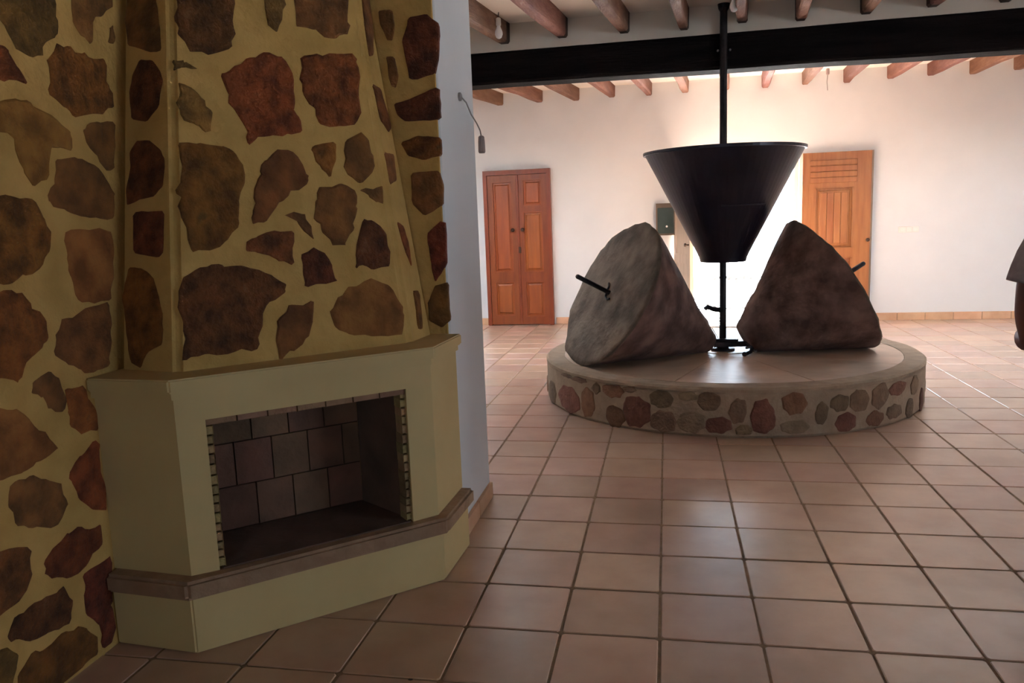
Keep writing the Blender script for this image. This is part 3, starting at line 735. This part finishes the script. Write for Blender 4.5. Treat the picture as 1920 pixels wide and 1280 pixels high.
def millstone(label, az, al, L, s0, dx, dy, rodlen, seed):
    az = math.radians(az); al = math.radians(al)
    ax = Vector((math.cos(az) * math.cos(al), math.sin(az) * math.cos(al), math.sin(al)))
    sd = Vector((-math.sin(az), math.cos(az), 0)); up = ax.cross(sd)
    if up.z < 0: up = -up
    apex = Vector((SX + dx, SY + dy, CH))
    root = thing('millstone', apex + ax * (L * .6), label, 'millstone', None)
    seg = 72; bm = bmesh.new(); rings = []
    def P(s, f, t, push=0.0):
        c = apex + ax * (s * math.cos(al) + push); r = s * math.sin(al) * f
        p = c + (sd * math.cos(t) + up * math.sin(t)) * r
        d = noise.noise(p * 3.0 + Vector((seed, 0, 0))) * .028 + noise.noise(p * 9.0 + Vector((seed, 3, 0))) * .018 + noise.noise(p * 22.0) * .009
        # keep the touching line flat so that it rests on the slab
        k = max(0.0, min(1.0, (p.z - CH - .004) / .10))
        return p + (ax * .4 + (sd * math.cos(t) + up * math.sin(t)) * .9) * d * k * min(1, f * 1.2)
    ss = [s0 + (L - s0) * i / 14 for i in range(15)]
    spec = [(s0, .0), (s0, .5)] + [(s, 1.0) for s in ss[:-1]] + [(L * .985, 1.0), (L, .985)]
    face = [(L, .90), (L, .75), (L, .6), (L, .45), (L, .3), (L, .15)]
    for s, f in spec[1:]: rings.append([bm.verts.new(P(s, f, 2 * PI * i / seg)) for i in range(seg)])
    ns = len(rings)
    c0 = bm.verts.new(P(s0, 0, 0))
    for i in range(seg): bm.faces.new((rings[0][(i + 1) % seg], rings[0][i], c0))
    for s, f in face: rings.append([bm.verts.new(P(s, f, 2 * PI * i / seg, .012 * (1 - f))) for i in range(seg)])
    for a, b in zip(rings, rings[1:]):
        for i in range(seg): bm.faces.new((a[i], a[(i + 1) % seg], b[(i + 1) % seg], b[i]))
    c1 = bm.verts.new(P(L, 0, 0, .012))
    for i in range(seg): bm.faces.new((rings[-1][i], rings[-1][(i + 1) % seg], c1))
    bmesh.ops.recalc_face_normals(bm, faces=bm.faces)
    dc = apex + ax * (L * math.cos(al))
    for f in bm.faces:
        if f.calc_center_median() .__sub__(dc).dot(ax) > -.02: f.material_index = 1
    st = finish('stone_cone', bm, [M['mill_side'], M['mill_disc']], root, smooth=True)
    bm = tube(bmesh.new(), [dc - ax * .05, dc + ax * (rodlen - .012), dc + ax * rodlen], [.019, .019, .013], 12)
    finish('axle', bm, M['iron'], root)
    # iron strap round the axle on the face
    q = dc + ax * .022
    bm = tube(bmesh.new(), [q + up * .075 + sd * .055 * -1, q + up * .045 - sd * .03, q + up * .0 - sd * .032, q - up * .045 - sd * .010, q - up * .060 + sd * .040, q - up * .052 + sd * .07], .009, 6)
    finish('iron_strap', bm, M['iron'], root)
    return root
millstone('conical millstone left of the shaft, its worn flat face and iron axle turned forward', 210, 28, 1.34, .17, 0, 0, .33, 1.0)
millstone('conical millstone right of the shaft, showing its rough dark side, flat face turned away', 13, 31, 1.21, .25, .0, -.13, .33, 8.0)

shaft = thing('mill_shaft', (SX, SY, CH), 'slim dark iron shaft standing in the centre of the mill, rising to the ceiling', 'shaft')
finish('pole', lathe(bmesh.new(), [(.029, CH), (.029, 3.17)], (SX, SY, 0), seg=20), M['iron'], shaft, smooth=False)
finish('foot_plate', lathe(bmesh.new(), [(.10, CH + .004), (.10, CH + .02), (.085, CH + .026)], (SX, SY, 0), seg=24), M['iron'], shaft)
finish('collar', lathe(bmesh.new(), [(.045, CH + .024), (.055, CH + .035), (.055, CH + .085), (.042, CH + .095)], (SX, SY, 0), seg=20), M['iron'], shaft)
bm = bmesh.new()
obox(bm, (SX + .075, SY - .045, CH + .062), (1, .12, 0), (0, 0, 1), (-.12, 1, 0), .30, .045, .035, .004)
obox(bm, (SX + .02, SY - .06, CH + .098), (1, -.2, .0), (0, 0, 1), (.2, 1, 0), .20, .022, .05, .003)
finish('yoke', bm, M['iron'], shaft)
bm = tube(bmesh.new(), [(SX + .20, SY - .05, CH + .075), (SX + .235, SY - .12, CH + .06), (SX + .21, SY - .20, CH + .022), (SX + .165, SY - .26, CH + .012), (SX + .15, SY - .30, CH + .018)], [.018, .018, .015, .014, .02], 8)
finish('hook', bm, M['iron'], shaft)
bm = tube(bmesh.new(), [(SX + .185, SY - .06, CH + .03), (SX + .23, SY - .10, CH + .045), (SX + .255, SY - .17, CH + .016)], .011, 8)
finish('light_gap_bar', bm, M['steel'], shaft)  # steel bar put in for a bright gap of light, no real part
bm = tube(bmesh.new(), [(SX - .0, SY - .01, .690), (SX - .075, SY - .01, .700), (SX - .125, SY - .01, .720), (SX - .150, SY - .01, .700)], [.022, .022, .020, .020], 8)
finish('side_arm', bm, M['iron'], shaft)
finish('ceiling_flange', lathe(bmesh.new(), [(.030, 3.09), (.042, 3.11), (.048, 3.145)], (SX, SY, 0), seg=20), M['iron'], shaft)
# bracket holding the shaft against the beam, two bolts
bm = B(SX - .10, SX + .10, 6.868, 6.884, 2.72, 2.90, bevel=.002); finish('beam_bracket', bm, M['beam'], shaft)
for dx in (-.042, .052):
    bm = lathe(bmesh.new(), [(.010, 0), (.010, .014), (.005, .018)], (SX + dx, 6.868, 2.795), axis=(0, -1, 0), seg=8)
    b_ = finish('bolt', bm, M['steel'], shaft)

hop = thing('hopper', (SX, SY, 1.1), 'large dark sheet-metal funnel hopper hanging over the millstones', 'hopper')
prof = [(.185, 1.098), (.195, 1.135), (.212, 1.175), (.630, 1.985), (.648, 1.985), (.650, 2.008), (.622, 2.010), (.606, 1.985), (.190, 1.175), (.172, 1.135), (.165, 1.098)]
finish('funnel', lathe(bmesh.new(), prof, (SX, SY, 0), seg=72, closed=True), M['hopper'], hop, smooth=False)
bm = bmesh.new()
for k in range(3):
    a = k * 2 * PI / 3 + .3
    tube(bm, [(SX + math.cos(a) * .027, SY + math.sin(a) * .027, 1.9), (SX + math.cos(a) * .575, SY + math.sin(a) * .575, 1.9)], .012, 6)
finish('inner_spokes', bm, M['iron'], hop)
zz = 1.558; rr = .212 + (.630 - .212) * (zz - 1.175) / (1.985 - 1.175)
bm = bmesh.new()
pts = []
for i in range(9):
    a = -PI / 2 - .10 + i * .115
    pts.append((SX + math.cos(a) * (rr + .002), SY + math.sin(a) * (rr + .002), zz))
tube(bm, pts, .006, 6)
finish('seam_strip', bm, M['hopper'], hop)

# ================================================================ DOORS AND WALL FITTINGS
def panel_door(root, x0, x1, yf, z0, z1, panels, fm, pm, t=.04, name='leaf', face=-1):
    """framed leaf: stiles/rails as one frame, raised panels as parts; front at y=yf, thickness behind"""
    bm = bmesh.new()
    xs = sorted(set([x0, x1] + [p[0] for p in panels] + [p[1] for p in panels])); zs = sorted(set([z0, z1] + [p[2] for p in panels] + [p[3] for p in panels]))
    for i in range(len(xs) - 1):
        for j in range(len(zs) - 1):
            cx, cz = (xs[i] + xs[i + 1]) / 2, (zs[j] + zs[j + 1]) / 2
            if any(p[0] < cx < p[1] and p[2] < cz < p[3] for p in panels): continue
            box(bm, xs[i], xs[i + 1], yf, yf + t, zs[j], zs[j + 1])
    bmesh.ops.remove_doubles(bm, verts=bm.verts, dist=.0005)
    leaf = finish(name, bm, fm, root)
    for (a, b, c, d) in panels:
        bm = bmesh.new(); g = .035
        v = []
        for (i, y) in ((0, yf + .022), (g, yf + .018), (g + .018, yf + .006)):
            v.append([bm.verts.new(q) for q in ((a + i, y, c + i), (b - i, y, c + i), (b - i, y, d - i), (a + i, y, d - i))])
        for p, q in zip(v, v[1:]):
            for k in range(4): bm.faces.new((p[k], p[(k + 1) % 4], q[(k + 1) % 4], q[k]))
        bm.faces.new(v[-1]); bk = [bm.verts.new((q[0], yf + .034, q[1])) for q in ((a, c), (b, c), (b, d), (a, d))]
        for k in range(4): bm.faces.new((v[0][k], bk[k], bk[(k + 1) % 4], v[0][(k + 1) % 4]))
        bm.faces.new(bk[::-1])
        finish('panel', bm, pm, leaf)
        bm = bmesh.new()                                    # thin bead round the panel
        for (p, q, r, s) in ((a, b, c, c + .012), (a, b, d - .012, d), (a, a + .012, c, d), (b - .012, b, c, d)):
            box(bm, p, q, yf - .004, yf + .02, r, s)
        finish('bead', bm, M['door_r2'] if fm is M['door_r'] else M['door_o'], leaf)
    return leaf

# left double door
d1 = bpy.data.objects.new('door_1', None); COL.objects.link(d1); d1.location = (-2.08, WY1, 0); d1['kind'] = 'structure'
d1['label'] = 'closed reddish wooden double door with raised panels in the white wall'
x0, x1 = -2.565, -1.60; yf = 11.16
bm = bmesh.new()
box(bm, x0, x0 + .055, yf, WY1, .0, 2.21); box(bm, x1 - .055, x1, yf, WY1, .0, 2.21); box(bm, x0 + .055, x1 - .055, yf, WY1, 2.145, 2.21)
finish('door_frame', bm, M['door_r'], d1)
mid = -2.075
panel_door(d1, x0 + .058, mid - .004, yf + .018, .012, 2.142, [(x0 + .125, mid - .085, .77, 2.05), (x0 + .125, mid - .085, .14, .63)], M['door_r'], M['door_r2'])
panel_door(d1, mid + .004, x1 - .058, yf + .018, .012, 2.142, [(mid + .075, x1 - .125, 1.70, 2.07), (mid + .075, x1 - .125, .77, 1.62), (mid + .075, x1 - .125, .12, .63)], M['door_r'], M['door_r2'])
finish('cover_strip', B(mid - .018, mid + .018, yf + .004, yf + .018, .012, 2.14, bevel=.004), M['door_r'], d1)
for sx in (-.075, .065):
    bm = lathe(bmesh.new(), [(.012, 0), (.012, .02), (.026, .03), (.028, .045), (.018, .055)], (mid + sx, yf + .018, 1.37), axis=(0, -1, 0), seg=12)
    finish('door_knob', bm, M['dark_knob'], d1)
finish('keyhole_plate', B(mid - .004, mid + .032, yf - .001, yf + .004, 1.04, 1.13, bevel=.003), M['dark_knob'], d1)

# garden doorway: reveal frame, two leaves opened inwards
d2 = bpy.data.objects.new('door_2', None); COL.objects.link(d2); d2.location = (.9, WY1, 0); d2['kind'] = 'structure'
d2['label'] = 'bright open garden doorway with both wooden leaves swung inwards'
bm = bmesh.new()
box(bm, DX0 + .001, DX0 + .05, 11.33, 11.42, -.004, DH - .001); box(bm, DX1 - .05, DX1 - .001, 11.33, 11.42, -.004, DH - .001); box(bm, DX0 + .05, DX1 - .05, 11.33, 11.42, DH - .06, DH - .001)
finish('door_frame', bm, M['door_edge'], d2)
# right leaf folded back flat against the wall
yl = 11.17
lf = panel_door(d2, 1.765, 2.632, yl, .015, 2.232, [(1.93, 2.40, .98, 1.78), (1.93, 2.40, .16, .86)], M['door_o'], M['door_o'], t=.045, name='right_leaf')
for k in range(4):                                          # horizontal boards above the panel
    finish('top_board', B(1.86, 2.44, yl - .012, yl + .001, 1.84 + k * .075, 1.84 + k * .075 + .066, bevel=.003), M['door_o'], lf)
for k in range(4):
    w0 = (2.40 - 1.93 - .12) / 4
    finish('panel_board', B(1.99 + k * w0, 1.99 + (k + 1) * w0 - .006, yl - .006, yl + .008, 1.05, 1.71, bevel=.003), M['door_o'], lf)
finish('outer_edge', B(2.620, 2.640, yl - .004, yl + .046, .015, 2.232), M['box_frame'], lf)
finish('door_knob', lathe(bmesh.new(), [(.012, 0), (.012, .02), (.024, .03), (.024, .045), (.014, .052)], (2.585, yl, 1.08), axis=(0, -1, 0), seg=12), M['dark_knob'], lf)
# left leaf standing open into the room, seen almost edge on
ang = math.radians(-76); hx, hy = DX0 + .02, 11.20
root = bpy.data.objects.new('left_leaf', None)
bm = bmesh.new()
u = Vector((math.cos(ang), math.sin(ang), 0)); nn = Vector((-u.y, u.x, 0))
def leafbox(a, b, z0, z1, t0, t1):
    c = Vector((hx, hy, 0)) + u * ((a + b) / 2) + nn * ((t0 + t1) / 2); obox(bm, (c.x, c.y, (z0 + z1) / 2), u, (0, 0, 1), nn, b - a, z1 - z0, t1 - t0)
leafbox(0, .11, .015, 2.22, 0, .045); leafbox(.69, .80, .015, 2.22, 0, .045)
for z0, z1 in ((.015, .16), (.86, .98), (1.90, 2.22)): leafbox(.11, .69, z0, z1, 0, .045)
ll = finish('left_leaf', bm, M['door_edge'], d2)
for z0, z1 in ((.16, .86), (.98, 1.90)):
    bm = bmesh.new(); leafbox(.11, .69, z0, z1, .012, .033); finish('panel', bm, M['door_edge'], ll)
bm = bmesh.new(); c = Vector((hx, hy, 1.11)) + u * .75
lathe(bm, [(.011, .0), (.011, .03), (.024, .04), (.024, .056), (.012, .062)], c, axis=-nn, seg=12)
finish('door_knob', bm, M['dark_knob'], ll)

# garden railing outside the doorway
rail = thing('garden_railing', (.9, 12.3, -.02), 'low slatted railing seen in the glare just outside the bright doorway', 'railing')
finish('top_rail', B(.12, 1.9, 12.27, 12.33, .52, .56, bevel=.005), M['rail'], rail)
finish('bottom_rail', B(.12, 1.9, 12.28, 12.32, .05, .08, bevel=.005), M['rail'], rail)
x = .16
while x < 1.88:
    finish('baluster', B(x, x + .045, 12.28, 12.32, .08, .52, bevel=.003), M['rail'], rail); x += .105
for x in (.12, 1.86):
    finish('post', B(x - .03, x + .03, 12.27, 12.33, -.02, .6, bevel=.005), M['rail'], rail)

# dark green cabinet on the wall
cab = thing('wall_cabinet', (-.015, WY1, 1.23), 'small dark green wall cabinet with a white spot, left of the bright doorway', 'cabinet')
bm = bmesh.new()
for (a, b, c, d) in ((-.145, .115, 1.225, 1.25), (-.145, .115, 1.60, 1.66), (-.145, -.125, 1.25, 1.60), (.095, .115, 1.25, 1.60)): box(bm, a, b, 11.15, WY1, c, d)
finish('cabinet_frame', bm, M['box_frame'], cab)
finish('cabinet_door', B(-.125, .095, 11.16, 11.24, 1.25, 1.60, bevel=.004), M['box_green'], cab)
finish('white_spot', lathe(bmesh.new(), [(.014, 0), (.014, .008), (.008, .01)], (.0, 11.16, 1.345), axis=(0, -1, 0), seg=12), M['plastic'], cab)

# switch plates
sw = thing('switch_panel', (3.11, WY1, 1.16), 'row of pale light switches on the white wall right of the doors', 'switch')
finish('switch_plate', B(2.985, 3.235, WY1 - .010, WY1, 1.155, 1.235, bevel=.003), M['plastic'], sw)
for k in range(3):
    finish('rocker', B(3.0 + k * .078, 3.065 + k * .078, WY1 - .016, WY1 - .008, 1.167, 1.223, bevel=.002), M['plastic'], sw)

# bare lamp holder on its cable, left
lc = thing('hanging_lamp_holder', (-.96, 3.79, 2.09), 'brown lamp holder hanging on a thin cable from the end of the white partition', 'lamp')
finish('cable_outlet', lathe(bmesh.new(), [(.020, 0), (.020, .010), (.012, .014)], (-.97, 3.79, 2.095), axis=(1, 0, 0), seg=12), M['cable'], lc)
bm = tube(bmesh.new(), [(-.958, 3.79, 2.093), (-.945, 3.83, 2.072), (-.945, 3.92, 2.028), (-.94, 4.01, 1.995), (-.935, 4.06, 1.965), (-.935, 4.08, 1.935)], .0035, 6)
finish('cable', bm, M['cable'], lc)
bm = lathe(bmesh.new(), [(.008, .0), (.016, -.006), (.018, -.03), (.019, -.080), (.015, -.088)], (-.935, 4.08, 1.94), seg=14)
finish('socket', bm, M['grey_plastic'], lc)

# white lamp holders under the near rafters
def bulb_fitting(loc, label, tilt):
    r = thing('ceiling_bulb', loc, label, 'lamp', None); x, y, z = loc
    finish('cord', tube(bmesh.new(), [(x, y, z + .02), (x - .004, y, z - .03)], .004, 6), M['dark_cable'], r)
    finish('socket', lathe(bmesh.new(), [(.012, 0), (.020, -.008), (.020, -.055), (.016, -.06)], (x - .004, y, z - .02), seg=14), M['plastic'], r)
    finish('bulb', lathe(bmesh.new(), [(.014, -.058), (.018, -.075), (.030, -.105), (.031, -.125), (.020, -.150), (.006, -.157)], (x - .004, y, z - .02), seg=16), M['glass_bulb'], r, smooth=True)
    return r
bulb_fitting((-1.265, 6.30, zn(6.3) - .045), 'white bulb hanging between rafters at the left, close to the white partition', 0)
bulb_fitting((.497, 6.25, zn(6.25) - .005), 'white bulb under the rafters beside the top of the mill shaft', 0)
# wire hanging behind the beam
wr = thing('hanging_wire', (2.02, 11.0, zf(11.0)), 'thin wire with a small dark connector hanging from the ceiling near the far wall', 'wire')
finish('connector', lathe(bmesh.new(), [(.010, 0), (.022, -.01), (.022, -.07), (.010, -.08)], (2.02, 11.0, zf(11.0) + .002), seg=12), M['grey_plastic'], wr)
finish('cable', tube(bmesh.new(), [(2.02, 11.0, zf(11.0) - .075), (2.012, 11.0, zf(11.0) - .16), (2.022, 11.0, zf(11.0) - .27)], .004, 6), M['cable'], wr)

# dark crumb on the floor tiles
bm = bmesh.new(); bmesh.ops.create_icosphere(bm, subdivisions=1, radius=.007)
for v in bm.verts: v.co = Vector((v.co.x * 1.4 - .85, v.co.y - -2.312, abs(v.co.z) * .7 + .0008))
tag(finish('crumb', bm, M['debris']), 'tiny dark crumb on the floor tiles before the fireplace', 'crumb')

# ================================================================ PERSON at the right edge of the picture
PXC, PYC = 1.53, 3.20
per = thing('person', (PXC, PYC, 0), 'person in a grey short-sleeved top, cut off by the right edge, arm bent', 'person')
def skin_mesh(name, verts, edges, radii, m, parent, root=0, sub=2):
    me = bpy.data.meshes.new(name); me.from_pydata([Vector(v) for v in verts], edges, []); me.update()
    o = bpy.data.objects.new(name, me); COL.objects.link(o)
    md = o.modifiers.new('skin', 'SKIN'); md.use_smooth_shade = True
    for i, r in enumerate(radii):
        sv = me.skin_vertices[0].data[i]; sv.radius = r if isinstance(r, tuple) else (r, r); sv.use_root = (i == root)
    ss = o.modifiers.new('subsurf', 'SUBSURF'); ss.levels = sub; ss.render_levels = sub
    me.materials.append(m); attach(o, parent); return o
V = []; E_ = []; R_ = []
def chain(start, pts):
    prev = start
    for p, r in pts:
        V.append((PXC + p[0], PYC + p[1], p[2])); R_.append(r)
        if prev is not None: E_.append((prev, len(V) - 1))
        prev = len(V) - 1
    return prev
pel = chain(None, [((0, 0, .93), (.125, .095))])
chest = chain(pel, [((0, -.005, 1.08), (.115, .085)), ((0, -.01, 1.24), (.13, .09)), ((0, -.005, 1.38), (.11, .075))])
neck = chain(chest, [((0, .0, 1.47), (.052, .052)), ((0, .018, 1.53), (.050, .052)), ((0, .03, 1.60), (.070, .085)), ((0, .025, 1.67), (.072, .088)), ((0, .02, 1.72), (.045, .055))])
# left arm (towards the picture): upper arm hanging out, forearm bent forward
la = chain(chest, [((-.12, .0, 1.415), .060), ((-.185, .0, 1.36), .062), ((-.212, -.005, 1.20), .062), ((-.222, -.01, 1.08), .054), ((-.205, .005, .985), .040), ((-.185, .10, .975), .043), ((-.155, .20, .98), .034), ((-.125, .235, .99), (.032, .018)), ((-.085, .262, .99), (.036, .015))])
ra = chain(chest, [((.12, .0, 1.415), .060), ((.185, .0, 1.37), .060), ((.215, -.01, 1.22), .056), ((.235, -.02, 1.08), .048), ((.275, .01, .95), .036), ((.26, .05, .83), .027), ((.255, .065, .78), (.018, .032)), ((.253, .072, .735), (.015, .036))])
for s in (-1, 1):
    chain(pel, [((s * .088, 0, .87), .085), ((s * .088, .01, .68), .074), ((s * .082, .015, .48), .052), ((s * .078, .0, .30), .048), ((s * .075, -.01, .10), .032), ((s * .075, .0, .045), .034), ((s * .080, .10, .03), (.036, .024))])
# fingers: four unequal ones and a thumb on each hand
for k, (dz, ln) in enumerate(((.022, .068), (.008, .078), (-.007, .072), (-.021, .056))):
    b = Vector((-.085, .262, .99)); d = Vector((.78, .50, -.12)).normalized()
    p0 = b + Vector((0, 0, dz)) + d * .012; p1 = p0 + d * ln * .5; p2 = p1 + Vector((.9, .15, -.35)).normalized() * ln * .32; p3 = p2 + Vector((.75, -.35, -.5)).normalized() * ln * .26
    chain(la, [(p0, .0095), (p1, .009), (p2, .0085), (p3, .0075)])
chain(la - 1, [((-.115, .225, 1.018), .011), ((-.085, .225, 1.035), .010), ((-.062, .238, 1.030), .009)])
for k, (dy, ln) in enumerate(((.026, .068), (.009, .078), (-.008, .072), (-.024, .056))):
    b = Vector((.253, .072 + dy, .72)); p1 = b + Vector((-.002, .006, -ln * .45)); p2 = p1 + Vector((-.012, .004, -ln * .32)); p3 = p2 + Vector((-.018, .0, -ln * .2))
    chain(ra, [(b, .0095), (p1, .009), (p2, .0085), (p3, .0075)])
chain(ra - 1, [((.240, .105, .765), .011), ((.228, .122, .735), .010), ((.222, .126, .712), .009)])
body = skin_mesh('body', V, E_, R_, M['skin'], per, root=pel)
def loft(name, rings, m, close=(True, True), seg=24, thick=.004):
    """rings: (centre, axis direction, rx, ry)"""
    bm = bmesh.new(); rr = []
    for c, ax, rx, ry in rings:
        ax = Vector(ax).normalized(); a = Vector((0, 1, 0)).cross(ax); a = a.normalized() if a.length > .1 else Vector((1, 0, 0)); b = ax.cross(a).normalized()
        ring = []
        for i in range(seg):
            t = 2 * PI * i / seg; p = Vector(c) + Vector((PXC, PYC, 0)) + a * math.cos(t) * rx + b * math.sin(t) * ry
            p += Vector((noise.noise(p * 7), noise.noise(p * 7 + Vector((5, 0, 0))), 0)) * .006
            ring.append(bm.verts.new(p))
        rr.append(ring)
    for p, q in zip(rr, rr[1:]):
        for i in range(seg): bm.faces.new((p[i], p[(i + 1) % seg], q[(i + 1) % seg], q[i]))
    if close[0]: bm.faces.new(rr[0][::-1])
    if close[1]: bm.faces.new(rr[-1])
    o = finish(name, bm, m, per, smooth=True)
    so_ = o.modifiers.new('cloth', 'SOLIDIFY'); so_.thickness = thick; so_.offset = 1
    s2 = o.modifiers.new('round', 'SUBSURF'); s2.levels = 1; s2.render_levels = 1
    return o
Z = (0, 0, 1)
loft('shirt', [((0, 0, .85), Z, .200, .150), ((0, 0, .92), Z, .196, .146), ((0, -.005, 1.08), Z, .180, .130), ((0, -.01, 1.24), Z, .188, .130), ((0, -.005, 1.35), Z, .192, .118), ((0, -.003, 1.41), Z, .172, .100), ((0, .0, 1.445), Z, .115, .082), ((0, .003, 1.475), Z, .070, .066)], M['shirt'], (False, False))
for s in (-1, 1):
    loft('sleeve', [((s * .08, 0, 1.400), (s * 1, 0, -.25), .052, .072), ((s * .175, 0, 1.372), (s * 1, 0, -.7), .070, .078), ((s * .200, 0, 1.30), (s * .35, 0, -1), .070, .080), ((s * .222, 0, 1.190), (s * .30, 0, -1), .077, .084)], M['shirt'], (False, False))
for s in (-1, 1):
    loft('trouser_leg', [((s * .082, 0, .92), Z, .090, .108), ((s * .088, .005, .80), Z, .088, .105), ((s * .085, .01, .60), Z, .078, .088), ((s * .080, .01, .40), Z, .068, .074), ((s * .076, -.005, .20), Z, .060, .066), ((s * .075, -.005, .06), Z, .058, .068)], M['trousers'], (False, False))
for s in (-1, 1):
    bm = bmesh.new(); bmesh.ops.create_uvsphere(bm, u_segments=16, v_segments=10, radius=1)
    for v in bm.verts: v.co = Vector((PXC + s * .078 + v.co.x * .048, PYC + .05 + v.co.y * .135, max(.0, .045 + v.co.z * .045) + (0.02 if v.co.y < -.3 and v.co.z > 0 else 0)))
    finish('shoe', bm, M['shoe'], per, smooth=True)
bm = bmesh.new(); bmesh.ops.create_uvsphere(bm, u_segments=24, v_segments=16, radius=1)
for v in list(bm.verts):
    if v.co.y > .45 and v.co.z < .45: v.co = v.co * .80
    p = Vector((v.co.x * .088, v.co.y * .108, v.co.z * .115)); v.co = Vector((PXC, PYC + .012, 1.655)) + p + noise.noise_vector(p * 40) * .004
finish('hair', bm, M['hair'], per, smooth=True)
for s in (-1, 1):
    bm = bmesh.new(); bmesh.ops.create_uvsphere(bm, u_segments=10, v_segments=8, radius=.012)
    for v in bm.verts: v.co += Vector((PXC + s * .031, PYC + .106, 1.625))
    finish('eye', bm, M['eye'], per, smooth=True)
    bm = bmesh.new(); bmesh.ops.create_uvsphere(bm, u_segments=10, v_segments=8, radius=1)
    for v in bm.verts: v.co = Vector((PXC + s * .080 + v.co.x * .012, PYC + .02 + v.co.y * .020, 1.615 + v.co.z * .032))
    finish('ear', bm, M['skin'], per, smooth=True)
bm = tube(bmesh.new(), [(PXC, PYC + .108, 1.632), (PXC, PYC + .128, 1.60), (PXC, PYC + .112, 1.590)], [.008, .014, .011], 8); finish('nose', bm, M['skin'], per, smooth=True)
bm = tube(bmesh.new(), [(PXC - .022, PYC + .096, 1.562), (PXC, PYC + .108, 1.562), (PXC + .022, PYC + .096, 1.562)], [.004, .008, .004], 8); finish('mouth', bm, M['lips'], per, smooth=True)
